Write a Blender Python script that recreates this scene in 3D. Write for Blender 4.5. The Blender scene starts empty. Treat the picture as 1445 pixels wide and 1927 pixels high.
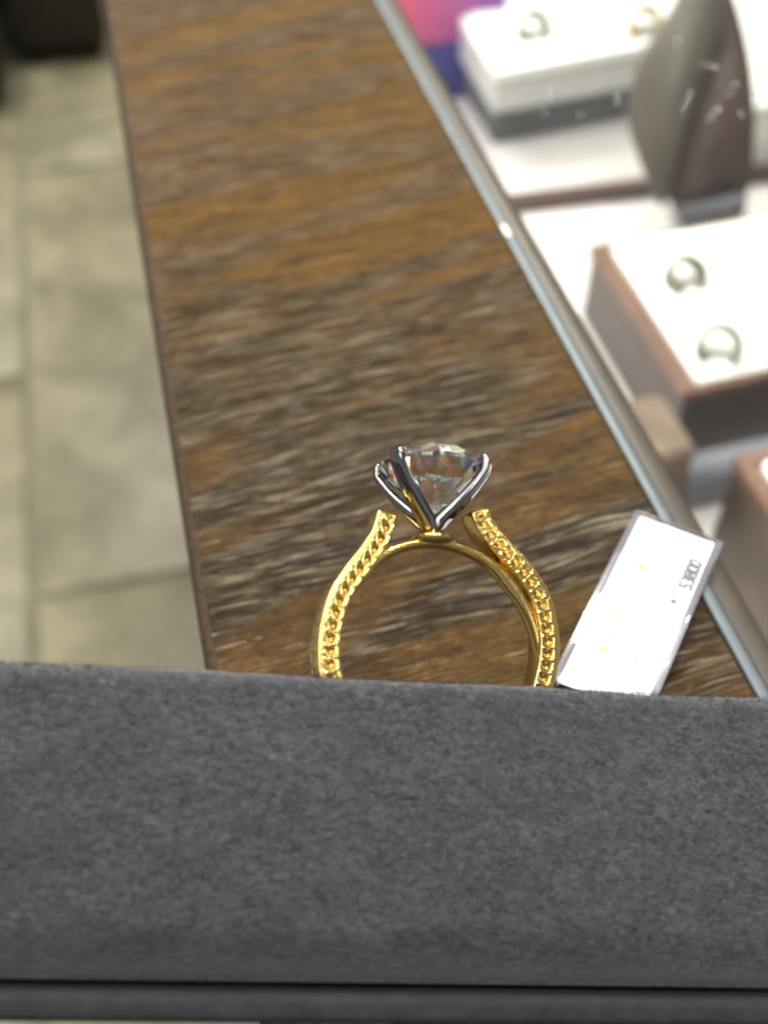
import bpy, bmesh, math, random
from mathutils import Vector as V, Matrix, noise
random.seed(7)
R = math.radians; PI = math.pi
sc = bpy.context.scene; COL = sc.collection
# ---------------------------------------------------------------- camera (1 unit = 1 cm, counter top at z = 0)
F = 2000.0; W0, H0 = 1445.0, 1927.0; H = 11.2
TH, PS = R(48.6), R(13.57)
hd = V((math.sin(PS), math.cos(PS), 0)); rt = V((math.cos(PS), -math.sin(PS), 0)); ZZ = V((0, 0, 1))
fw = hd*math.cos(TH) - ZZ*math.sin(TH); up = hd*math.sin(TH) + ZZ*math.cos(TH); CAM = V((0, 0, H))
cd = bpy.data.cameras.new('camera'); cam = bpy.data.objects.new('camera', cd); COL.objects.link(cam); sc.camera = cam
m = Matrix((rt, up, -fw)).transposed().to_4x4(); m.translation = CAM; cam.matrix_world = m
cd.sensor_fit = 'HORIZONTAL'; cd.sensor_width = 36; cd.lens = 36*F/W0; cd.clip_start = .5; cd.clip_end = 3000
cd.dof.use_dof = True; cd.dof.focus_distance = 10.75; cd.dof.aperture_fstop = 1e-3*cd.lens/(2*.102); cd.dof.aperture_blades = 0
# ---------------------------------------------------------------- room light
w = bpy.data.worlds.new('World'); sc.world = w; w.use_nodes = True
nt = w.node_tree; bg = nt.nodes['Background']
tc = nt.nodes.new('ShaderNodeTexCoord'); sx = nt.nodes.new('ShaderNodeSeparateXYZ'); rp = nt.nodes.new('ShaderNodeValToRGB'); mr = nt.nodes.new('ShaderNodeMapRange')
nt.links.new(tc.outputs['Generated'], sx.inputs[0]); nt.links.new(sx.outputs['Z'], mr.inputs['Value']); mr.inputs['From Min'].default_value = -1
nt.links.new(mr.outputs[0], rp.inputs[0]); nt.links.new(rp.outputs[0], bg.inputs[0])
e = rp.color_ramp.elements; e[0].position = 0; e[0].color = (.03, .027, .02, 1); e[1].position = 1; e[1].color = (.40, .39, .38, 1)
for p, c in ((.47, (.07, .06, .05, 1)), (.56, (.50, .47, .43, 1)), (.74, (.34, .33, .31, 1))):
    k = e.new(p); k.color = c
bg.inputs[1].default_value = 0.85
def area(name, loc, target, size, power, col=(1, .93, .82), shape='DISK', sy=None):
    l = bpy.data.lights.new(name, 'AREA'); l.shape = shape; l.size = size; l.energy = power; l.color = col
    if sy: l.size_y = sy
    o = bpy.data.objects.new(name, l); COL.objects.link(o); o.location = loc
    o.rotation_euler = (V(target)-V(loc)).to_track_quat('-Z', 'Y').to_euler(); return o
def spotE(E, d): return E*PI*d*d
area('unseen_overhead_lamp', (32, -10, 185), (1.5, 8, 0), 7, spotE(1.5, 185))
LR = random.Random(3)
for i in range(-2, 4):                       # unseen grid of small spots, added overhead for sparkle in the stone
    for j in range(-1, 9):
        if (i, j) in ((0, 0), (0, -1)) or (i >= 2 and j >= 3): continue
        x, y = i*48+LR.uniform(-12, 12), j*52+LR.uniform(-12, 12)
        area('unseen_overhead_lamp', (x, y, 190), (1.5, 8, 0), 3.2, spotE(.05 if j < 1 else .12 if j < 4 else .24, 190), (1, .95, .86))
for x, y in ((-75, 150), (60, 205), (130, 60), (-48, -20), (70, -62), (5, -95), (-110, 50)):          # unseen square panels added overhead to brighten stone and gold
    area('added_fill_panel', (x, y, 205), (1.5, 8, 0), 62, spotE(.23, 250), (1, .97, .92), 'SQUARE')
area('unseen_overhead_lamp', (40, 142, 190), (2, 8, 0), 46, spotE(2.1, 235), (1, .95, .86))
area('floor_spot_lamp', (-60, 235, 170), (-15, 160, -95), 12, spotE(1.0, 265), (1, .93, .74))
sc.view_settings.view_transform = 'Standard'; sc.view_settings.look = 'None'; sc.view_settings.exposure = 0; sc.view_settings.gamma = 1
cy = sc.cycles; cy.max_bounces = 18; cy.transmission_bounces = 18; cy.transparent_max_bounces = 16; cy.glossy_bounces = 8; cy.diffuse_bounces = 4
cy.sample_clamp_indirect = 25; cy.use_denoising = True; cy.caustics_refractive = True; cy.caustics_reflective = True; cy.blur_glossy = .3
# ---------------------------------------------------------------- helpers
def ray(x, y): return fw + rt*((x-W0/2)/F) - up*((y-H0/2)/F)
def at(x, y, z):
    d = ray(x, y); return CAM + d*((z-H)/d.z)
def dep(x, y, d): return CAM + ray(x, y)*d
RC = dep(822, 1215, 9.7)                      # ring centre and the tilted frame shared by ring and box
a, b = R(15), R(18)
c2w = lambda v: rt*v[0]+up*v[1]-fw*v[2]
EU = c2w((0, math.cos(a), -math.sin(a))); n0 = c2w((0, math.sin(a), math.cos(a)))
EN = n0*math.cos(b)+rt*math.sin(b); ER = rt*math.cos(b)-n0*math.sin(b)
RM = Matrix((ER, EU, EN)).transposed().to_4x4(); RM.translation = RC    # local x = right, y = towards the stone, z = ring axis
bb, br_ = R(8), R(1.9)                       # the box sits turned a little less and rolled a little
EN2 = n0*math.cos(bb)+rt*math.sin(bb); q1 = rt*math.cos(bb)-n0*math.sin(bb)
ER2 = q1*math.cos(br_)-EU*math.sin(br_); EU2 = EU*math.cos(br_)+q1*math.sin(br_)
BM = Matrix((ER2, EU2, EN2)).transposed().to_4x4(); BM.translation = RC
def rl(x, y, n, E=None):
    e1, e2, e3 = E or (ER, EU, EN)
    d = ray(x, y); o = RC+e3*n; t = (o-CAM).dot(e3)/d.dot(e3); p = CAM+d*t-RC; return V((p.dot(e1), p.dot(e2), n))
def tag(o, label=None, cat=None, group=None, kind=None):
    if label: o['label'] = label
    if cat: o['category'] = cat
    if group: o['group'] = group
    if kind: o['kind'] = kind
    return o
def empty(name, loc=(0, 0, 0), mw=None):
    o = bpy.data.objects.new(name, None); COL.objects.link(o); o.empty_display_size = .3
    if mw is not None: o.matrix_world = mw
    else: o.location = loc
    return o
def obj(name, bm, mat, parent=None, smooth=False, ang=None):
    me = bpy.data.meshes.new(name)
    if isinstance(bm, tuple): me.from_pydata(*bm)
    else: bm.to_mesh(me); bm.free()
    me.update(); me.materials.append(mat)
    if smooth:
        me.polygons.foreach_set('use_smooth', [True]*len(me.polygons))
        if ang: me.set_sharp_from_angle(angle=R(ang))
    o = bpy.data.objects.new(name, me); COL.objects.link(o)
    if parent: o.parent = parent
    return o
def box(bm, c, s, mat=None, bev=0, seg=2):
    r = bmesh.ops.create_cube(bm, size=1, matrix=Matrix.Translation(c) @ Matrix.Diagonal((*s, 1)))
    vs = r['verts']
    if bev:
        es = list({e_ for v_ in vs for e_ in v_.link_edges})
        bmesh.ops.bevel(bm, geom=es, offset=bev, segments=seg, affect='EDGES', profile=.5)
    return vs
def boxobj(name, c, s, mat, parent=None, bev=0, seg=2):
    bm = bmesh.new(); box(bm, c, s, None, bev, seg); return obj(name, bm, mat, parent, bev > 0, 40)
def prism(name, pts, z0, z1, mat, parent=None, bev=0):
    bm = bmesh.new()
    lo = [bm.verts.new((p[0], p[1], z0)) for p in pts]; hi = [bm.verts.new((p[0], p[1], z1)) for p in pts]
    n = len(pts); bm.faces.new(hi); bm.faces.new(lo[::-1])
    for i in range(n): bm.faces.new((lo[i], lo[(i+1) % n], hi[(i+1) % n], hi[i]))
    bmesh.ops.recalc_face_normals(bm, faces=bm.faces)
    if bev: bmesh.ops.bevel(bm, geom=bm.edges[:], offset=bev, segments=3, affect='EDGES')
    return obj(name, bm, mat, parent, bev > 0, 40)
def catmull(P, n):
    out = []
    for i in range(len(P)-1):
        p0, p1, p2, p3 = P[max(i-1, 0)], P[i], P[i+1], P[min(i+2, len(P)-1)]
        for k in range(n):
            t = k/n; out.append(.5*((2*p1)+(p2-p0)*t+(2*p0-5*p1+4*p2-p3)*t*t+(3*p1-p0-3*p2+p3)*t**3))
    out.append(P[-1].copy()); return out
def resample(P, d):
    L = [0]
    for i in range(1, len(P)): L.append(L[-1]+(P[i]-P[i-1]).length)
    n = max(2, int(L[-1]/d)); out = []; j = 0
    for k in range(n+1):
        s = L[-1]*k/n
        while j < len(L)-2 and L[j+1] < s: j += 1
        f = (s-L[j])/max(1e-9, L[j+1]-L[j]); out.append(P[j].lerp(P[j+1], min(1, f)))
    return out, L[-1]
def tube(P, rad, n=10, side=None, ra=None, closed=False, cap=True, sq=1.):
    """sweep an ellipse; rad(t)->radius along the in-plane normal, ra(t)->radius along 'side'"""
    vs, fs = [], []; N = len(P)
    for i, p in enumerate(P):
        t = (P[(i+1) % N]-P[i-1]) if closed else (P[min(i+1, N-1)]-P[max(i-1, 0)])
        t.normalize(); s = side if side is not None else (V((0, 0, 1)) if abs(t.z) < .9 else V((1, 0, 0)))
        nn = t.cross(s).normalized(); ss = nn.cross(t).normalized(); f = i/(N-1)
        r1 = rad(f) if callable(rad) else rad; r2 = (ra(f) if callable(ra) else ra) if ra else r1
        for k in range(n):
            q = 2*PI*k/n; cq, sq_ = math.cos(q), math.sin(q); vs.append(p+nn*(math.copysign(abs(cq)**sq, cq)*r1)+ss*(math.copysign(abs(sq_)**sq, sq_)*r2))
    for i in range(N if closed else N-1):
        for k in range(n):
            fs.append((i*n+k, i*n+(k+1) % n, ((i+1) % N)*n+(k+1) % n, ((i+1) % N)*n+k))
    if cap and not closed: fs += [tuple(range(n))[::-1], tuple((N-1)*n+k for k in range(n))]
    return [tuple(v_) for v_ in vs], [], fs
# ---------------------------------------------------------------- materials
class NT:
    def __init__(s, name):
        s.m = bpy.data.materials.new(name); s.m.use_nodes = True; s.t = s.m.node_tree; s.p = s.t.nodes['Principled BSDF']; s.out = s.t.nodes['Material Output']
    def n(s, ty, ins=None, **kw):
        nd = s.t.nodes.new(ty)
        for k, v_ in kw.items(): setattr(nd, k, v_)
        for k, v_ in (ins or {}).items():
            if hasattr(v_, 'is_output'): s.t.links.new(v_, nd.inputs[k])
            else: nd.inputs[k].default_value = v_
        return nd
    def ramp(s, fac, stops, interp='LINEAR'):
        nd = s.n('ShaderNodeValToRGB', {0: fac}); cr = nd.color_ramp; cr.interpolation = interp
        while len(cr.elements) < len(stops): cr.elements.new(.5)
        for el, (p, c) in zip(cr.elements, stops):
            el.position = p; el.color = (c, c, c, 1) if not isinstance(c, tuple) else (*c, 1)
        return nd.outputs[0]
    def noise(s, vec, scale, detail=4, rough=.55, dist=0):
        return s.n('ShaderNodeTexNoise', {'Vector': vec, 'Scale': scale, 'Detail': detail, 'Roughness': rough, 'Distortion': dist}).outputs[0]
    def map(s, vec, scale=(1, 1, 1), rot=(0, 0, 0), loc=(0, 0, 0)):
        return s.n('ShaderNodeMapping', {'Vector': vec, 'Scale': scale, 'Rotation': rot, 'Location': loc}).outputs[0]
    def mix(s, f, A, B, bt='MIX'):
        nd = s.n('ShaderNodeMix', data_type='RGBA', blend_type=bt)
        for k, v_ in ((0, f), (6, A), (7, B)):
            if hasattr(v_, 'is_output'): s.t.links.new(v_, nd.inputs[k])
            else: nd.inputs[k].default_value = (*v_, 1) if isinstance(v_, tuple) else v_
        return nd.outputs[2]
    def math(s, op, A, B=0.0):
        return s.n('ShaderNodeMath', {0: A, 1: B}, operation=op).outputs[0]
    def bump(s, h, dist, strength=1, normal=None):
        nd = s.n('ShaderNodeBump', {'Height': h, 'Distance': dist, 'Strength': strength})
        if normal: s.t.links.new(normal, nd.inputs['Normal'])
        return nd.outputs[0]
    def set(s, **kw):
        for k, v_ in kw.items():
            k = k.replace('_', ' ')
            if hasattr(v_, 'is_output'): s.t.links.new(v_, s.p.inputs[k])
            else: s.p.inputs[k].default_value = (*v_, 1) if isinstance(v_, tuple) else v_
        return s.m
    @property
    def oc(s): return s.n('ShaderNodeTexCoord').outputs['Object']
def plain(name, col, rough=.5, metal=0, var=.12, scale=3., bump=0):
    t = NT(name); f = t.noise(t.oc, scale, 4)
    c = t.mix(t.ramp(f, [(.3, 0.), (.7, 1.)]), tuple(x*(1-var) for x in col), tuple(min(1, x*(1+var)) for x in col))
    t.set(Base_Color=c, Roughness=rough, Metallic=metal)
    if bump: t.set(Normal=t.bump(f, bump))
    return t.m
def m_wood():
    t = NT('stained_oak'); o = t.oc
    o2 = t.n('ShaderNodeVectorMath', {0: o, 1: t.n('ShaderNodeVectorMath', {0: t.n('ShaderNodeTexNoise', {'Vector': t.map(o, (.35, .5, .5)), 'Scale': 1., 'Detail': 2.}).outputs[1], 1: (0, .4, 0)}, operation='MULTIPLY').outputs[0]}, operation='ADD').outputs[0]
    o2 = t.map(o2, rot=(0, 0, R(-5)))
    ob = t.map(o2, rot=(0, 0, R(-9)))
    big = t.noise(t.map(ob, (.08, .50, .3), loc=(0, 4.2, 0)), 1.5, 3, .45, .35)              # broad bands across the board
    band = t.ramp(big, [(.45, 0.), (.54, 1.)])
    tone = t.noise(t.map(o2, (.5, 2.2, 1)), 1.3, 5, .6)
    fine = t.noise(t.map(o2, (5, 14, 6)), 1., 4, .6)
    st = t.noise(t.map(o2, (.7, 23, 3)), 1., 5, .66, .12)                   # pores: short streaks
    st2 = t.noise(t.map(o2, (.8, 44, 3), loc=(7, 3, 0)), 1., 3, .6, .15)   # fine hair streaks
    st3 = t.noise(t.map(o2, (.85, 17, 3), loc=(3, 9, 0)), 1., 5, .68, .2)
    base = t.mix(t.ramp(tone, [(.34, 0.), (.66, 1.)]), (.090, .048, .012), (.235, .122, .024))
    base = t.mix(t.ramp(fine, [(.42, .55), (.60, 0.)]), base, (.038, .021, .008))
    base = t.mix(t.ramp(st2, [(.42, 0.), (.60, .45)]), base, (.036, .019, .007))
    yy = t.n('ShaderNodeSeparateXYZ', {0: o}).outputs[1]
    grain_glare = t.n('ShaderNodeMapRange', {0: t.math('ADD', yy, t.math('MULTIPLY', tone, 4.)), 1: 11., 2: 19., 3: 1., 4: .42}).outputs[0]   # grain plus painted glare: streaks strongest near the ring, fading beyond
    dark = t.math('MULTIPLY', t.ramp(st, [(.47, 0.), (.55, 1.)]), t.math('MULTIPLY', grain_glare, t.ramp(band, [(0, .10), (1, .80)])))
    pale = t.math('MULTIPLY', t.ramp(st3, [(.50, 0.), (.565, 1.)]), t.math('MULTIPLY', grain_glare, t.ramp(band, [(0, .05), (1, .90)])))  # pale pores, lightened near the ring to paint glare on the ridges
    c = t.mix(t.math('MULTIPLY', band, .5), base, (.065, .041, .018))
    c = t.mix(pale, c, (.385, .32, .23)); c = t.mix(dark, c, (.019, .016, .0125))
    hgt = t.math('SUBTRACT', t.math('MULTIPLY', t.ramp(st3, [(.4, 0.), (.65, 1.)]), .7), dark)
    hgt = t.math('MULTIPLY', t.math('ADD', hgt, t.math('MULTIPLY', st2, .35)), grain_glare)
    return t.set(Base_Color=c, Roughness=t.ramp(tone, [(.3, .24), (.7, .38)]), Specular_IOR_Level=t.math('MULTIPLY', grain_glare, t.math('MULTIPLY', grain_glare, .55)), Normal=t.bump(hgt, .06, 1.))
def m_gold(name='yellow_gold', col=(.72, .535, .195), rough=.13, b_=.0015):
    t = NT(name); o = t.oc; f = t.noise(o, 28, 3); g = t.noise(o, 6, 3)
    return t.set(Base_Color=t.mix(g, tuple(x*.9 for x in col), col), Metallic=1., Roughness=t.ramp(f, [(.35, rough*.7), (.7, rough*1.5)]), Normal=t.bump(f, b_))
def m_diamond():
    t = NT('diamond'); t.t.nodes.remove(t.p)
    s_ = None
    for c, ior in (((1, 0, 0, 1), 1.86), ((0, 1, 0, 1), 1.90), ((0, 0, 1, 1), 1.96)):
        g = t.n('ShaderNodeBsdfGlass', {'Color': c, 'Roughness': 0., 'IOR': ior}).outputs[0]
        s_ = g if s_ is None else t.n('ShaderNodeAddShader', {0: s_, 1: g}).outputs[0]
    g = t.n('ShaderNodeBsdfGlass', {'Color': (1, 1, 1, 1), 'Roughness': 0., 'IOR': 1.90}).outputs[0]
    t.t.links.new(t.n('ShaderNodeMixShader', {0: .42, 1: g, 2: s_}).outputs[0], t.out.inputs[0]); return t.m
def m_pane(name, tint=(.97, .99, .98), ior=1.5, rough=.0):
    t = NT(name); t.t.nodes.remove(t.p)
    tr = t.n('ShaderNodeBsdfTransparent', {'Color': (*tint, 1)}).outputs[0]; gl = t.n('ShaderNodeBsdfGlossy', {'Roughness': rough}).outputs[0]
    f = t.math('MULTIPLY', t.n('ShaderNodeFresnel', {'IOR': ior}).outputs[0], t.math('SUBTRACT', 1., t.n('ShaderNodeNewGeometry').outputs['Backfacing']))
    t.t.links.new(t.n('ShaderNodeMixShader', {0: f, 1: tr, 2: gl}).outputs[0], t.out.inputs[0]); return t.m
def m_suede():
    t = NT('grey_suede'); o = t.oc
    a1 = t.noise(t.map(o, (1, 1.6, 1)), 2.2, 4, .6, .5); a2 = t.noise(t.map(o, (4.5, 9, 8), rot=(0, 0, .38)), 2.5, 5, .68, .5); a3 = t.noise(t.map(o, (30, 75, 60), rot=(0, 0, .3)), 1, 3, .6)
    a4 = t.noise(t.map(o, (5, 9, 8), rot=(0, 0, -.45), loc=(3, 1, 0)), 2.4, 4, .65, .5); hue = t.noise(o, 5, 3, .6)
    c = t.mix(t.ramp(a2, [(.34, 0.), (.66, 1.)]), (.013, .0155, .020), (.097, .103, .120))
    c = t.mix(t.ramp(a4, [(.40, .55), (.60, 0.)]), c, (.034, .038, .045)); c = t.mix(t.ramp(a1, [(.38, .4), (.62, 0.)]), c, (.020, .022, .028))
    c = t.mix(t.ramp(a3, [(.50, 0.), (.72, .55)]), c, (.16, .17, .19))
    c = t.mix(t.ramp(hue, [(.45, 0.), (.65, .25)]), c, (.085, .078, .072))
    h = t.math('ADD', t.math('MULTIPLY', a2, .8), t.math('MULTIPLY', a3, .5))
    return t.set(Base_Color=c, Roughness=.95, Specular_IOR_Level=.12, Sheen_Weight=.7, Sheen_Roughness=.32, Sheen_Tint=(.80, .79, .80), Normal=t.bump(h, .03, .9))
def m_tile():
    t = NT('stone_tile'); o = t.n('ShaderNodeTexCoord').outputs['Object']; oi = t.n('ShaderNodeObjectInfo').outputs['Random']
    v_ = t.n('ShaderNodeVectorMath', {0: o, 1: t.n('ShaderNodeCombineXYZ', {0: t.math('MULTIPLY', oi, 300.)}).outputs[0]}, operation='ADD').outputs[0]
    a1 = t.noise(v_, .07, 5, .6, .6); a2 = t.noise(v_, .25, 4, .6)
    c = t.mix(t.ramp(a1, [(.35, 0.), (.65, 1.)]), (.165, .152, .095), (.315, .295, .195)); c = t.mix(t.ramp(a2, [(.5, 0.), (.7, .5)]), c, (.14, .14, .10))
    return t.set(Base_Color=c, Roughness=.42, Normal=t.bump(a2, .15, .5))
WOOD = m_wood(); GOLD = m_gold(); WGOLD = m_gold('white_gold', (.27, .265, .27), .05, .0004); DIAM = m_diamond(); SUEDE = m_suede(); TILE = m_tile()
EDGE = plain('worn_wood_edge', (.035, .018, .007), .85, 0, .5, 8, .02)
ALU = plain('brushed_aluminium', (.10, .12, .13), .45, .8, .06, 3); BRONZE = plain('bronze_seal', (.045, .038, .027), .42, .3, .15, 2)
GLASS = m_pane('showcase_glass', (.97, .99, .98), 1.68); PLAST = m_pane('clear_acrylic', (.93, .94, .96), 1.5, .04)
WHITE = plain('white_leatherette', (.86, .84, .81), .45, 0, .03, 2, .004); DECKM = plain('white_laminate', (.60, .555, .55), .35, 0, .04, .3)
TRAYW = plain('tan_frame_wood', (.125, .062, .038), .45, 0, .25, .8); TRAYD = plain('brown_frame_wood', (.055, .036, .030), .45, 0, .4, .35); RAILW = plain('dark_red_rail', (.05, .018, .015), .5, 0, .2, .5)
LEATHER = plain('taupe_leather', (.10, .085, .068), .5, 0, .2, .4, .02); LEATHER2 = plain('brown_leather', (.065, .038, .032), .45, 0, .35, .35, .02); GREYP = plain('grey_plinth', (.11, .11, .125), .5, 0, .1, .5)
GROUT = plain('grout', (.20, .19, .14), .8, 0, .15, .1); FLOORSHADE = plain('floor_shadow_dark', (.016, .013, .008), .95, 0, .4, .1)  # near-black tone serves the floor-shadow blocks
PAPER = plain('white_card', (.88, .88, .87), .5, 0, .02, 2); FOIL = plain('gold_foil', (.62, .40, .03), .5, .0, .05, 3); INK = plain('grey_ink', (.07, .09, .11), .7, 0, .05, 3)
# ---------------------------------------------------------------- showcase counter
case = empty('display_counter', (2.7, 20, 0)); tag(case, 'jewellery counter with stained oak top rail, metal trim and glass showcase', 'counter')
iv = case.matrix_world.inverted()
def put(o):                                # parent keeping place
    o.parent = case; o.matrix_parent_inverse = Matrix.Translation((-2.7, -20, 0)); return o
XL, XR = at(290, 640, 0).x, at(1205, 943, 0).x+.10
bm = bmesh.new()
vs = []
ys = [-14, 150]
prof = [(XL+.05, -2.6), (XL, -2.55), (XL, -.10), (XL+.10, -.02), (XL+.16, 0)]
g = [[bm.verts.new((x, y, z)) for (x, z) in [(XL+.16, 0), (XR, 0), (XR, -2.6), (XL+.16, -2.6)]] for y in ys]
for i in range(4): bm.faces.new((g[0][i], g[0][(i+1) % 4], g[1][(i+1) % 4], g[1][i]))
bm.faces.new(g[0][::-1]); bm.faces.new(g[1]); bmesh.ops.recalc_face_normals(bm, faces=bm.faces)
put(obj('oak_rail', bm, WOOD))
# worn rounded edge strip, chipped along its length
vs, fs = [], []; n = 900
for i in range(n+1):
    y = -2+ (i/n)**1.5*152; ch = .022*noise.noise(V((0, y*3, 0)))+.012*noise.noise(V((5, y*11, 0)))
    for (dx, z) in ((.165, -2.6), (.165, -.004), (.125+ch, -.012), (.06+ch*.7, -.035+ch*.4), (.015, -.10), (0, -.2), (0, -2.6)): vs.append((XL+dx, y, z))
for i in range(n):
    for k in range(6): fs.append((i*7+k, i*7+k+1, (i+1)*7+k+1, (i+1)*7+k))
put(obj('worn_edge', (vs, [], fs), EDGE, None, True))
TW = .21
put(boxobj('metal_trim', (XR+TW/2+.003, 60, -.42), (TW, 150, .94), ALU, None, .05, 3))
put(boxobj('bronze_seal', (XR+TW+.20, 60, -.55), (.38, 150, .9), BRONZE, None, .04, 2))
put(boxobj('trim_joint', (at(957, 437, 0).x-.06, at(957, 437, 0).y, .055), (.10, .35, .02), WHITE, None, .005, 1))
XG = XR+TW+.40
put(boxobj('glass_top', (XG+40.01, 60, -.35), (80, 150, .5), GLASS))
DZ = -17.5
put(boxobj('inner_deck', (XG+38, 60, DZ-.5), (86, 150, 1), DECKM))
put(boxobj('side_panel', (XR-.8, 60, -13), (1.2, 150, 20.5), TRAYD))
put(boxobj('base_cabinet', (XR+30, 60, -57), (70, 150, 74), TRAYD))
st = put(boxobj('light_strip', (XR-.1, 62, -3.6), (.5, 120, .5), WHITE))
area('showcase_strip_lamp', (XG+.8, 42, -2.2), (21, 40, -16), 90, 14500, (1, .975, .95), 'RECTANGLE', 1.0).rotation_euler[2] += 0
sl = bpy.data.objects['showcase_strip_lamp']; d_ = (V((16, 0, -14))).normalized(); zx = -d_; xx = V((0, 1, 0)); yy = zx.cross(xx)
mm = Matrix((xx, yy, zx)).transposed().to_4x4(); mm.translation = V((XG+.8, 42, -2.0)); sl.matrix_world = mm
# ---------------------------------------------------------------- floor: grout bed + tiles
FZ = -95.0
fl = empty('floor', (0, 0, FZ)); tag(fl, kind='structure')
boxobj('grout_bed', (0, 200, -1.2), (1400, 1400, 1.4), GROUT, fl)
gx = at(52, 780, FZ).x; gy1 = at(150, 314, FZ).y; gy0 = at(220, 1100, FZ).y; TL = gy1-gy0; GW = 1.2
bm = bmesh.new(); box(bm, (0, 0, -.3), (60-GW, TL-GW, .6), None, .25, 2); tile0 = None
for i in range(-5, 4):
    for j in range(-3, 4):
        offy = 0 if i % 2 == 0 else TL*.43
        if tile0 is None: tile0 = o = obj('floor_tile', bm, TILE, fl, True, 40)
        else: o = tile0.copy(); COL.objects.link(o); o.parent = fl
        o.location = (gx+30+60*i, gy0+TL/2+TL*j+offy, random.uniform(-.05, .05))
# two added dark blocks standing in for shadow on the far floor
def shadow_block(loc, sz, label):
    s = empty('shadow_standin', loc); tag(s, label, 'shadow_block', 'dark blocks for floor shadow')
    boxobj('block_body', (0, 0, sz[2]/2+3), sz, FLOORSHADE, s, 2.5, 4)
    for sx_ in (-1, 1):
        for sy_ in (-1, 1): boxobj('block_foot', (sx_*(sz[0]/2-4), sy_*(sz[1]/2-4), 1.6), (3, 3, 3.2), FLOORSHADE, s)
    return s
p = at(118, 118, FZ+1); shadow_block((p.x+.5, p.y+22, FZ), (19.5, 44, 24), 'dark block standing in for floor shadow beside the counter edge')
p = at(-60, 210, FZ+1); shadow_block((p.x-1.5, p.y+22, FZ), (19.5, 44, 24), 'dark block standing in for floor shadow at the far left edge')
# ---------------------------------------------------------------- solitaire ring
ring = empty('diamond_ring', mw=RM); tag(ring, 'yellow gold diamond solitaire ring standing upright in the grey suede box', 'ring')
Lp = [(732, 956), (726, 980), (718, 1005), (703, 1030), (680, 1062), (656, 1094), (636, 1130), (623, 1180), (619, 1225), (624, 1273)]
Rp = [(1023, 1293), (1034, 1240), (1034, 1190), (1022, 1130), (1000, 1090), (980, 1064), (958, 1040), (928, 1006), (911, 980), (901, 952)]
HA = .125
P = [rl(x, y, HA) for x, y in Lp]; Q = [rl(x, y, HA) for x, y in Rp]
a0 = math.atan2(P[-1].y, P[-1].x) % (2*PI); a1 = math.atan2(Q[0].y, Q[0].x) % (2*PI)
mid = [V((1.065*math.cos(q), 1.065*math.sin(q), 0)) for q in [a0+(a1-a0)*k/11 for k in range(1, 11)]]
path = [V((p.x, p.y, 0)) for p in P]+mid+[V((p.x, p.y, 0)) for p in Q]
path, PL = resample(catmull(path, 14), .006)
NP = len(path)
def sstep(x): x = max(0, min(1, x)); return x*x*(3-2*x)
PITCH = .118
def relief(s, t, hw):
    """carved channel of scoops with beads; t across (-1..1)"""
    x = t*hw+.016; h = 0.
    ch = sstep((.060-abs(x))/.012); h -= .003*ch
    k = (s/PITCH) % 1.0-.5; xs = k*PITCH; xr = x+xs*.3
    r = math.sqrt((xs/.047)**2+(xr/.038)**2)
    h -= (.042*(1-r**1.8) if r < 1 else 0)
    h += .0035*ch*math.exp(-((r-1.08)/.13)**2)
    for sg in (-1, 1):
        xb = (k-.5*(1 if k > 0 else -1))*PITCH; d = math.hypot(xb-.008*sg, x-sg*.050)
        if d < .018: h += math.sqrt(.018**2-d*d)*.8
    return h
NF, NO, NB = 34, 20, 10
vs, fs = [], []; cnt = None; sl_ = 0
for i, p in enumerate(path):
    if i: sl_ += (path[i]-path[i-1]).length
    t = (path[min(i+4, NP-1)]-path[max(i-4, 0)]).normalized(); nr = V((t.y, -t.x, 0))
    if nr.dot(p) < 0 and p.y < .9: nr = -nr
    nr = V((-t.y, t.x, 0)) if V((-t.y, t.x, 0)).x*(1 if p.x > 0 else -1) > 0 or p.y < -.9 and V((-t.y, t.x, 0)).y < 0 else V((t.y, -t.x, 0))
    e_ = min(sl_, PL-sl_); tp = math.sqrt(max(0, 1-(1-min(1, e_/.07))**2))*.9+.1
    hw = (.101-.006*sstep(1-e_/.9))*tp; ha = (HA+.0*e_)*tp
    ring_pts = []
    c = .014*tp
    for k in range(NF):                                   # front face, outer rim to inner rim
        u = 1-2*k/(NF-1); x = u*hw; h = relief(sl_, u, hw)*tp if e_ > .06 else 0
        rd = 1-min(1, (hw-abs(x))/c); z = ha-c*(1-math.sqrt(max(0, 1-rd*rd)))+h
        ring_pts.append((x, z))
    for k in range(1, NB): ring_pts.append((-hw-.004*math.sin(PI*k/NB), ha-c-(2*ha-2*c)*k/NB))       # inner
    for k in range(NB+1): ring_pts.append((-hw+2*hw*k/NB, -ha))
    for k in range(1, NO):                                # outer face with a row of scoops
        u = -1+2*k/NO; x = hw+relief(sl_+.06, u, ha)*.9*tp+.004*(1-u*u); ring_pts.append((x, u*ha*.98))
    if cnt is None: cnt = len(ring_pts)
    for x, z in ring_pts: vs.append(tuple(p+nr*x+V((0, 0, z))))
for i in range(NP-1):
    for k in range(cnt): fs.append((i*cnt+k, i*cnt+(k+1) % cnt, (i+1)*cnt+(k+1) % cnt, (i+1)*cnt+k))
fs += [tuple(range(cnt))[::-1], tuple((NP-1)*cnt+k for k in range(cnt))]
sh = obj('shank', (vs, [], fs), GOLD, ring, True)
bm = bmesh.new(); bm.from_mesh(sh.data); bmesh.ops.recalc_face_normals(bm, faces=bm.faces); bm.to_mesh(sh.data); bm.free()
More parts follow.
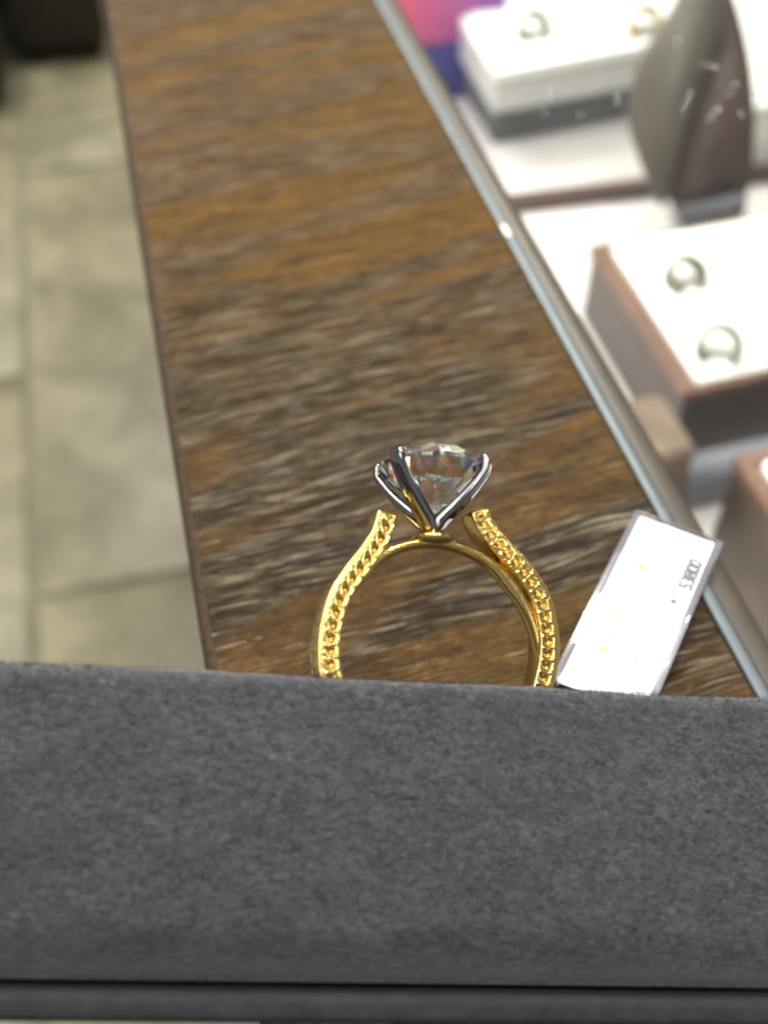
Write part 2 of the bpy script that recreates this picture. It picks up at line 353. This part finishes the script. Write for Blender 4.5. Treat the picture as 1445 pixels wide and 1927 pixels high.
# bridge under the stone
br = [V(((.955+.05*abs(k/30-1)**3)*math.cos(q), (.955+.05*abs(k/30-1)**3)*math.sin(q)+.003, 0)) for k, q in [(k, R(-10)+R(200)*k/60) for k in range(61)]]
obj('bridge', tube(br, lambda f: .054+.03*math.exp(-((abs(2*f-1)-.52)/.14)**2)-.046*abs(2*f-1)**5, 20, V((0, 0, 1)), lambda f: .085), GOLD, ring, True)
SX = rl(812, 884, 0); SC = V((SX.x, SX.y, 0)); CU = rl(820, 978, 0).y
bm = bmesh.new()
def lathe(bm, prof, c, n=40):
    rows = [[bm.verts.new((c.x+r_*math.cos(2*PI*k/n), c.y+h_, c.z+r_*math.sin(2*PI*k/n))) for k in range(n)] for r_, h_ in prof]
    for i in range(len(rows)-1):
        for k in range(n): bm.faces.new((rows[i][k], rows[i][(k+1) % n], rows[i+1][(k+1) % n], rows[i+1][k]))
    bm.faces.new(rows[0]); bm.faces.new(rows[-1]); bmesh.ops.recalc_face_normals(bm, faces=bm.faces)
lathe(bm, [(.10, -.06), (.17, -.045), (.198, -.02), (.203, .0), (.195, .022), (.165, .037), (.10, .045), (.075, .06), (.07, .10), (.085, .15), (.05, .155)], V((SC.x, .995, 0)))
obj('setting_base', bm, GOLD, ring, True, 50)
RG = .512; HG = .018
pr_ang = [R(-20), R(-128), R(-200), R(-308)]        # z (towards camera) is +, so angles measured as (cos, sin) in x,z
for k, q in enumerate([R(36), R(146), R(216), R(326)]):
    d = V((math.cos(q), 0, math.sin(q))); sd = V((-math.sin(q), 0, math.cos(q)))
    pts = [(.045, 1.105), (.09, 1.165), (.205, 1.268), (.346, 1.400), (.448, 1.520), (RG+.014, SC.y-.05), (RG+.024, SC.y+.01), (RG+.018, SC.y+.05), (RG-.035, SC.y+.078)]
    Pp = resample(catmull([V((SC.x, h_, 0))+d*r_ for r_, h_ in pts], 10), .012)[0]
    obj('prong', tube(Pp, lambda f: .058-.018*f, 32, sd, lambda f: .096*(1-.28*f)*(1 if f < .93 else math.sqrt(max(.05, 1-((f-.93)/.07)**2))), sq=.55), WGOLD, ring, True)
    Pg = resample(catmull([V((SC.x, h_, 0))+d*r_ for r_, h_ in [(.09, 1.08), (.165, 1.155), (.27, 1.26), (.36, 1.36)]], 8), .012)[0]
    if k in (1, 2, 3): obj('gold_strut', tube(Pg, lambda f: .034*(1-.6*f), 12, sd, lambda f: .060*(1-.35*f)), GOLD, ring, True)
# round brilliant, cut plane by plane (local y is the stone's axis)
bm = bmesh.new(); bmesh.ops.create_cone(bm, cap_ends=True, segments=96, radius1=RG, radius2=RG, depth=1.2)
TZ, CZ = HG+.165, -.445
def cut(az, el, pt):
    nrm = V((math.sin(el)*math.cos(az), math.sin(el)*math.sin(az), math.cos(el)))
    r_ = bmesh.ops.bisect_plane(bm, geom=bm.verts[:]+bm.edges[:]+bm.faces[:], plane_co=pt, plane_no=nrm, clear_outer=True, dist=1e-5)
    ed = [g_ for g_ in r_['geom_cut'] if isinstance(g_, bmesh.types.BMEdge)]
    if ed: bmesh.ops.contextual_create(bm, geom=ed)
cut(0, 0, V((0, 0, TZ)))
for k in range(8):
    q = R(45*k); cut(q, R(34.5), V((RG*math.cos(q), RG*math.sin(q), HG)))
    cut(q, PI-R(41.0), V((RG*math.cos(q), RG*math.sin(q), -HG)))
rt_ = .285
for k in range(8):
    q = R(45*k+22.5); cut(q, R(21.5), V((rt_*math.cos(q), rt_*math.sin(q), TZ)))
    for s_ in (-1, 1):
        q2 = R(45*k+22.5+s_*11.25); c_ = math.cos(R(11.25))
        cut(q2, R(41.5), V((RG*c_*math.cos(q2), RG*c_*math.sin(q2), HG*1.35)))
        cut(q2, PI-R(42.6), V((RG*c_*math.cos(q2), RG*c_*math.sin(q2), -HG*1.35)))
bmesh.ops.transform(bm, matrix=Matrix.Rotation(R(7), 4, 'Z'), verts=bm.verts)
bmesh.ops.transform(bm, matrix=Matrix.Translation(SC) @ Matrix.Rotation(-PI/2, 4, 'X'), verts=bm.verts)
bmesh.ops.recalc_face_normals(bm, faces=bm.faces)
obj('diamond', bm, DIAM, ring)
# ---------------------------------------------------------------- suede ring box holding the ring
E2 = (ER2, EU2, EN2)
bx = empty('ring_box', mw=BM); tag(bx, 'open grey suede ring box with rolled cushion holding the diamond ring', 'ring box')
XA, XB = -4.8, 3.6
UT = rl(822, 1282, .45, E2).y
def roll(name, z0, z1, yt, yb, rr, rb, seedv, nx=260):
    prof = []
    for k in range(11): q = PI/2*k/10; prof.append((z0+rr-rr*math.cos(q) if 0 else z0+rr*(1-math.cos(q)), yt-rr+rr*math.sin(q)))
    for k in range(1, 11): q = PI/2*k/10; prof.append((z1-rr+rr*math.sin(q), yt-rr+rr*math.cos(q)))
    n1 = 60
    for k in range(1, n1): prof.append((z1+.05*math.sin(PI*k/n1), yt-rr+(yb+rb-yt+rr)*k/n1))
    for k in range(11): q = PI/2*k/10; prof.append((z1-rb+rb*math.cos(q), yb+rb-rb*math.sin(q)))
    prof.append((z0, yb)); prof.append((z0, yt-rr)) ; n_ = len(prof); vs, fs = [], []
    for i in range(nx+1):
        x = XA+(XB-XA)*i/nx; ex = min(i, nx-i)/nx
        for z, y in prof:
            nn_ = noise.noise(V((x*.7+seedv, y*.7, z*.7)))*.030+noise.noise(V((x*3+seedv, y*3, z*3)))*.008
            sq = 1-max(0, 1-ex*nx/6)**2*.0
            vs.append((x, y+nn_*(1 if y > yt-.4 else .2), z+nn_))
    for i in range(nx):
        for k in range(n_-1): fs.append((i*n_+k, i*n_+k+1, (i+1)*n_+k+1, (i+1)*n_+k))
        fs.append((i*n_+n_-1, i*n_, (i+1)*n_, (i+1)*n_+n_-1))
    fs += [tuple(range(n_)), tuple(nx*n_+k for k in range(n_))[::-1]]
    return obj(name, (vs, [], fs), SUEDE, bx, True)
UB = rl(722, 1862, .42, E2).y
roll('front_cushion', .135, .52, UT, UB, .20, .60, 0)
roll('back_cushion', -.50, -.135, UT+.045, UB+.6, .16, .1, 9)
# shell: back wall, floor and the rolled rim below the cushion
boxobj('box_back', ((XA+XB)/2, (UT+UB)/2-.30, -.53), (XB-XA+.1, UT-UB-.2, .05), SUEDE, bx, .02)
bm = bmesh.new(); box(bm, ((XA+XB)/2, UB-.16, -.03), (XB-XA+.16, .22, .90), None, .07, 5)
obj('box_rim', bm, plain('dark_charcoal_cloth', (.012, .013, .016), .85, 0, .4, 6, .02), bx, True, 60)
# loose suede nap standing off the top edges
vs, fs = [], []
for k in range(9000):
    x = random.uniform(XA, XB); fr = random.random() < .6
    if fr: q = random.uniform(.1, 1.1)*PI/2; z = .52-.20+.20*math.sin(q-.3); y = UT-.20+.20*math.cos(q-.3)-.005
    else: z = random.uniform(-.5, -.14); y = UT+.03+random.uniform(-.02, .01)
    p = V((x, y, z)); d = V((random.gauss(0, .8), random.uniform(.3, 1), random.gauss(.0, .7))).normalized(); l = random.uniform(.018, .062); w_ = .0017
    s_ = d.orthogonal().normalized()*w_; m_ = p+d*l*.55; c_ = V((random.gauss(0, .006), random.gauss(0, .004), random.gauss(0, .006)))
    i0 = len(vs); vs += [tuple(p-s_-d*.01), tuple(p+s_-d*.01), tuple(m_+s_*.7+c_*.4), tuple(m_-s_*.7+c_*.4), tuple(p+d*l+c_)]
    fs += [(i0, i0+1, i0+2, i0+3), (i0+3, i0+2, i0+4)]
tag(obj('suede_nap', (vs, [], fs), SUEDE, bx), kind='stuff')
vs, fs = [], []
for k in range(16000):                        # brushed nap lying over the front face
    x = random.uniform(XA, XB); y = random.uniform(UB+.5, UT-.15); z = .52+.05*math.sin(PI*(UT-y)/(UT-UB))
    p = V((x, y, z)); f_ = noise.noise(V((x*1.5, y*1.5, 3)))*2.5+.5; l = random.uniform(.015, .05)
    d = V((math.cos(f_)+random.gauss(0, .4), math.sin(f_)*.8+random.gauss(0, .4), random.uniform(.25, .9))).normalized(); s_ = d.orthogonal().normalized()*.0012
    i0 = len(vs); vs += [tuple(p-s_-d*.012), tuple(p+s_-d*.012), tuple(p+d*l)]; fs.append((i0, i0+1, i0+2))
tag(obj('brushed_nap', (vs, [], fs), plain('nap_fibre', (.15, .16, .185), .9, 0, .6, 6), bx), kind='stuff')
# ---------------------------------------------------------------- price tag lying on the rail
tz = .17
A_, B_, C_, D_ = at(1196, 957, tz), at(1362, 1018, tz), at(1262, 1312, tz), at(1058, 1272, tz)
tp = empty('price_tag', ((A_+B_)/2).to_tuple()); tag(tp, 'clear acrylic tag with white price card lying on the oak rail beside the ring', 'price tag')
ex = (B_-A_).normalized(); ey = (A_+B_-C_-D_); ey -= ex*ey.dot(ex); ey.normalize(); TWd = (B_-A_).length; TLn = 3.15
TM = Matrix((ex, ey, V((0, 0, 1)))).transposed().to_4x4(); TM.translation = A_+ex*TWd/2-ey*TLn/2; TM.translation.z = 0
tp.matrix_world = TM
def card(name, c, s, mat, bev=0): return boxobj(name, c, s, mat, tp, bev, 3)
card('acrylic_cover', (0, 0, .088), (TWd, TLn, .165), PLAST, .02)
card('white_card', (.0, -.03, .150), (TWd-.20, TLn-.12, .018), PAPER)
card('side_rail', (-TWd/2+.05, 0, .10), (.085, TLn-.02, .13), plain('grey_acrylic_edge', (.17, .165, .19), .2, 0, .2, 2), .01)
card('side_rail', (TWd/2-.05, 0, .10), (.085, TLn-.02, .13), bpy.data.materials['grey_acrylic_edge'], .01)
card('top_bar', (0, TLn/2-.025, .155), (TWd-.12, .03, .02), bpy.data.materials['grey_acrylic_edge'], .006)
bm = bmesh.new(); bmesh.ops.create_uvsphere(bm, u_segments=16, v_segments=10, radius=.03); bmesh.ops.translate(bm, vec=(TWd/2-.04, TLn/2-.05, .185), verts=bm.verts)
obj('corner_rivet', bm, PLAST, tp, True)
def tl(x, y):
    p = at(x, y, .172); return TM.inverted() @ p
def text(body, px, size, rotz, mat, name, sx_=1):
    cu = bpy.data.curves.new(name, 'FONT'); cu.body = body; cu.size = size; cu.extrude = .001; cu.offset = .004; cu.align_x = 'LEFT'; cu.space_character = .88
    o = bpy.data.objects.new(name, cu); COL.objects.link(o); o.parent = tp; p = tl(*px); o.location = (p.x, p.y, .1712); o.rotation_euler = (0, 0, rotz); o.scale = (sx_, 1, 1)
    bpy.context.view_layer.update(); dg = bpy.context.evaluated_depsgraph_get(); me = bpy.data.meshes.new_from_object(o.evaluated_get(dg)); me.materials.clear(); me.materials.append(mat)
    q_ = bpy.data.objects.new(name, me); COL.objects.link(q_); q_.parent = tp; q_.location = o.location; q_.rotation_euler = o.rotation_euler; q_.scale = o.scale
    bpy.data.objects.remove(o); return q_
text('53800', (1300, 1114), .27, PI/2, INK, 'price_number', .92)
text('*', (1280, 1141), .20, PI/2, INK, 'price_mark')
for (x0, y0, x1, y1, w_) in [(1211, 1041, 1225, 1046, 4), (1199, 1064, 1214, 1069, 9), (1188, 1093, 1205, 1094, 4), (1178, 1111, 1196, 1112, 4), (1170, 1138, 1182, 1142, 3), (1154, 1158, 1173, 1165, 5), (1141, 1201, 1159, 1196, 5), (1123, 1225, 1145, 1219, 6)]:
    p, q = tl(x0, y0), tl(x1, y1); d = q-p
    o = boxobj('foil_mark', (0, 0, 0), (d.length, w_*.0058, .003), FOIL, tp); o.location = ((p.x+q.x)/2, (p.y+q.y)/2, .1725); o.rotation_euler = (0, 0, math.atan2(d.y, d.x))
o = boxobj('ink_dot', (0, 0, 0), (.04, .03, .003), INK, tp); p = tl(1198, 1238); o.location = (p.x, p.y, .1725)
# clear thread tying tag to ring
P = [rl(1046, 1300, .0), rl(1054, 1291, .0)]
pw = [RM @ rl(1040, 1308, -.05), RM @ rl(1051, 1287, -.1), dep(1066, 1284, 10.9), dep(1084, 1290, 11.3), dep(1102, 1306, 11.6), at(1120, 1330, .2)]
th = obj('clear_thread', tube(resample(catmull(pw, 12), .03)[0], .011, 8), PLAST, None, True); tag(th, 'clear plastic thread looping from the gold ring to the price tag', 'thread')
# ---------------------------------------------------------------- things inside the showcase
TZt = -14.0
def tray(name, pts, zt, label, cat='tray', depth=3.3, rim=.55, frame=TRAYW, side=TRAYD, group='ring trays in the showcase', h0=0.):
    """pts: four top corners (counter-clockwise); wooden frame bars, darker side walls, white pad"""
    c = sum(pts, V())/4; s = empty(name, (c.x, c.y, DZ)); tag(s, label, cat, group)
    loc = [p-V((c.x, c.y, 0)) for p in pts]; top = zt-DZ
    inn = [p.lerp(V((0, 0, p.z)), rim/max(1e-6, math.hypot(p.x, p.y))*1.3) for p in loc]
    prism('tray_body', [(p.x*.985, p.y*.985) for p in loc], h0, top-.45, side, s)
    for i in range(4):
        a_, b_, c_, d_ = loc[i], loc[(i+1) % 4], inn[(i+1) % 4], inn[i]
        g = .004; prism('frame_bar', [(a_.x, a_.y), (b_.x, b_.y), (c_.x, c_.y), (d_.x, d_.y)], top-.44, top, frame, s, .03)
    prism('white_pad', [(p.x*.99, p.y*.99) for p in inn], top-.43, top+.18, WHITE, s, .12)
    return s
def rect(x0, y0, x1, y1, sk=0): return [V((x0, y0, 0)), V((x1, y0+sk, 0)), V((x1, y1+sk, 0)), V((x0, y1, 0))]
pB0, pB1 = at(1286, 740, TZt), at(1132, 458, TZt)
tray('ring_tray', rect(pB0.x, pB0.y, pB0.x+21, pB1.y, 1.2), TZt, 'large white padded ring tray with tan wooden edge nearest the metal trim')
pA0 = at(935, 135, TZt+1)
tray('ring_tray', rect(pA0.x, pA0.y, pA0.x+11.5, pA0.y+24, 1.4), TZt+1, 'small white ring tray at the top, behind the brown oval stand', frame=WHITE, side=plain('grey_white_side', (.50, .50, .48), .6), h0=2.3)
pC0, pC1 = at(1424, 1090, -12), at(1330, 868, -12)
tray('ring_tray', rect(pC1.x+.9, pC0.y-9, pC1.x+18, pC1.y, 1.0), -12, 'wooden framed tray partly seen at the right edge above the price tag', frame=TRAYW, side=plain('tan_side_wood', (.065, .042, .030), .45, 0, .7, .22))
pD = at(1398, 205, TZt)
tray('ring_tray', rect(pD.x, pD.y, pD.x+16, pD.y+26, 1.4), TZt, 'white tray cut by the right border beside the brown stand', frame=WHITE, side=WHITE)
# wooden block between trays, tan reflections painted into its blotched colour
p0, p1 = at(1335, 860, -13.2), at(1262, 742, -13.2)
tb = prism('wooden_block', [(XG+.1, p0.y), (p0.x-.2, p0.y+.4), (p0.x-.2, pB0.y-.5), (XG+.1, pB0.y-.8)], DZ, -13.2, plain('block_wood', (.115, .075, .05), .45, 0, .65, .22), None, .15)
tag(tb, 'brown wooden block between the two lower trays, near the metal trim', 'wooden block')
tb = prism('near_shade_block', [(p0.x+.3, p0.y+1.2), (p0.x+20, p0.y+2.2), (p0.x+20, pB0.y-.4), (p0.x+.3, pB0.y-1.4)], DZ, -15.5, plain('near_shade_grey', (.12, .12, .14), .8, 0, .15, .6), None, .2)  # grey block standing in for the shadow along the tray's near side
tag(tb, 'grey block standing in for shadow just below the large white ring tray', 'shade_block')
ra_, rb_ = at(985, 378, DZ+.4), at(1240, 352, DZ+.4)
rl_ = prism('dividing_rail', [(ra_.x-4, ra_.y-.25), (rb_.x+12, rb_.y-.55), (rb_.x+12, rb_.y+.55), (ra_.x-4, ra_.y+.8)], DZ+.002, DZ+.5, RAILW, None, .05)
tag(rl_, 'dark red wooden rail dividing the white showcase deck', 'rail')
# dark block standing in for the shadow gap under the upper tray
gb = prism('under_shadow_block', [(pA0.x+.5, pA0.y+1.2), (pA0.x+11, pA0.y+2.4), (pA0.x+11, pA0.y+24), (pA0.x+.5, pA0.y+23)], DZ, DZ+2.29, plain('under_shadow_grey', (.10, .105, .11), .8, 0, .2, .4), None, .15)
tag(gb, 'dark grey block standing in for shadow under the small white ring tray at the top', 'block')
# pink and blue gift box
p0 = at(855, 200, DZ+.1)
gbx = empty('gift_box', (p0.x-.5, p0.y+4, DZ)); tag(gbx, 'small pink and navy gift box just beyond the metal trim', 'gift box')
t = NT('pink_purple_card'); f = t.n('ShaderNodeSeparateXYZ', {0: t.oc}).outputs[0]
t.set(Base_Color=t.mix(t.ramp(t.n('ShaderNodeMapRange', {0: f, 1: -2.5, 2: 2.8}).outputs[0], [(.0, 0.), (1, 1.)]), (.55, .06, .13), (.18, .05, .30)), Roughness=.5); PINK = t.m
boxobj('box_body', (0, 0, 1.6), (6.5, 6, 3.2), plain('navy_card', (.022, .022, .16), .5, 0, .1, 1), gbx, .1)
boxobj('box_lid', (0, 0, 4.7), (6.7, 6.2, 3.0), PINK, gbx, .15)
# brown oval necklace stand: two leather leaves leaning together, grey plinth
def leaf(name, pix, dist, thick, mat, par, lean=0):
    """outline drawn on an upright plane facing along the aisle, then given real thickness"""
    o = at(1320, 395, DZ+.2); nrm = V((-.30, -1, .25)).normalized(); pts = []
    for x, y in pix:
        d = ray(x, y); tt = (o-nrm*dist-CAM).dot(nrm)/d.dot(nrm); pts.append(CAM+d*tt)
    pts = catmull(pts+[pts[0]], 6)[:-1]; n = len(pts); c = sum(pts, V())/n
    vs, fs = [], []; rings = [(1, .0), (1, thick*.6), (.96, thick*.85), (.85, thick*1.05), (.5, thick*1.2)]
    for s_, dz_ in rings:
        for p in pts: vs.append(tuple(c+(p-c)*s_-nrm*(-thick+dz_)*1.0))
    for j in range(len(rings)-1):
        for k in range(n): fs.append((j*n+k, j*n+(k+1) % n, (j+1)*n+(k+1) % n, (j+1)*n+k))
    fs += [tuple(range(n))[::-1], tuple((len(rings)-1)*n+k for k in range(n))]
    ob = obj(name, (vs, [], fs), mat, None, True)
    bm = bmesh.new(); bm.from_mesh(ob.data); bmesh.ops.recalc_face_normals(bm, faces=bm.faces); bm.to_mesh(ob.data); bm.free()
    ob.parent = par; ob.matrix_parent_inverse = Matrix.Translation(-par.location); return ob
ns_ = empty('necklace_stand', at(1320, 400, DZ)); tag(ns_, 'upright brown leather oval stand of two leaves on a grey plinth', 'display stand')
leaf('taupe_leaf', [(1262, 5), (1300, -60), (1352, -70), (1348, 20), (1318, 110), (1285, 200), (1262, 300), (1240, 372), (1222, 350), (1188, 262), (1178, 195), (1198, 110), (1232, 50)], .0, 1.3, LEATHER, ns_)
leaf('brown_leaf', [(1352, -60), (1380, 20), (1400, 110), (1408, 200), (1402, 300), (1385, 362), (1330, 385), (1262, 380), (1258, 330), (1280, 250), (1310, 150), (1340, 50)], .5, 1.3, LEATHER2, ns_)
leaf('grey_plinth', [(1266, 372), (1330, 362), (1390, 350), (1378, 395), (1360, 416), (1310, 422), (1276, 410)], .2, 1.6, GREYP, ns_)
# rings in the trays
SIL = m_gold('silver_band', (.20, .19, .15), .3); PAL = m_gold('pale_gold_band', (.42, .33, .18), .3)
def tray_ring(px, z, rad, tilt, yaw, mat, label):
    p = at(px[0], px[1], z); o = empty('display_ring', p); tag(o, label, 'ring', 'small rings set in the trays')
    pts = [V((rad*math.cos(q), 0, rad*math.sin(q))) for q in [R(-52)+R(284)*k/48 for k in range(49)]]
    obj('band', tube(pts, .13, 10, V((0, 1, 0)), .42), mat, o, True)
    bm = bmesh.new()
    for k in range(7):
        q = R(48+14*k); bmesh.ops.create_icosphere(bm, subdivisions=1, radius=.17, matrix=Matrix.Translation((rad*1.1*math.cos(q), -.08, rad*1.1*math.sin(q))))
    tag(obj('stone_row', bm, m_st, o), kind='stuff')
    bm = bmesh.new(); box(bm, (0, 0, -.1), (rad*1.5, .45, .08), None, .03); obj('slot', bm, plain('slot_shade_cloth', (.30, .28, .22), .9), o)
    o.rotation_euler = (tilt, 0, yaw); return o
m_st = plain('pale_stones', (.36, .36, .34), .4, .2, .1, 5)
tray_ring((1290, 522), TZt+.5, .72, R(-50), R(8), SIL, 'silver ring standing in the large white tray, upper of two')
tray_ring((1352, 655), TZt+.5, .72, R(-46), R(-18), SIL, 'silver ring standing in the large white tray, lower of two')
tray_ring((1004, 55), TZt+1.5, .76, R(-48), R(5), SIL, 'silver ring left in the small upper tray')
tray_ring((1212, 45), TZt+1.5, .76, R(-48), R(-5), PAL, 'pale gold ring right in the small upper tray beside the brown stand')
# dust and droplets on the glass
bm = bmesh.new(); XYp = [(1035, 170), (1030, 190), (1024, 212), (1160, 190), (1165, 175), (1092, 215), (1300, 175), (1292, 190), (1288, 205), (1380, 158), (1372, 175), (1350, 205), (1340, 215), (1335, 225), (1276, 76), (1110, 172), (1325, 120), (1345, 125), (1420, 185), (1398, 215)]
for x, y in XYp:
    p = at(x+random.uniform(-2, 2), y, -.09); r_ = random.uniform(.022, .034)
    bmesh.ops.create_icosphere(bm, subdivisions=2, radius=r_, matrix=Matrix.Translation(p))
ds = obj('water_droplets', bm, plain('droplet', (.9, .9, .9), .05, .9, .02), None, True); tag(ds, 'tiny droplets scattered on the showcase glass', 'droplets', kind='stuff')
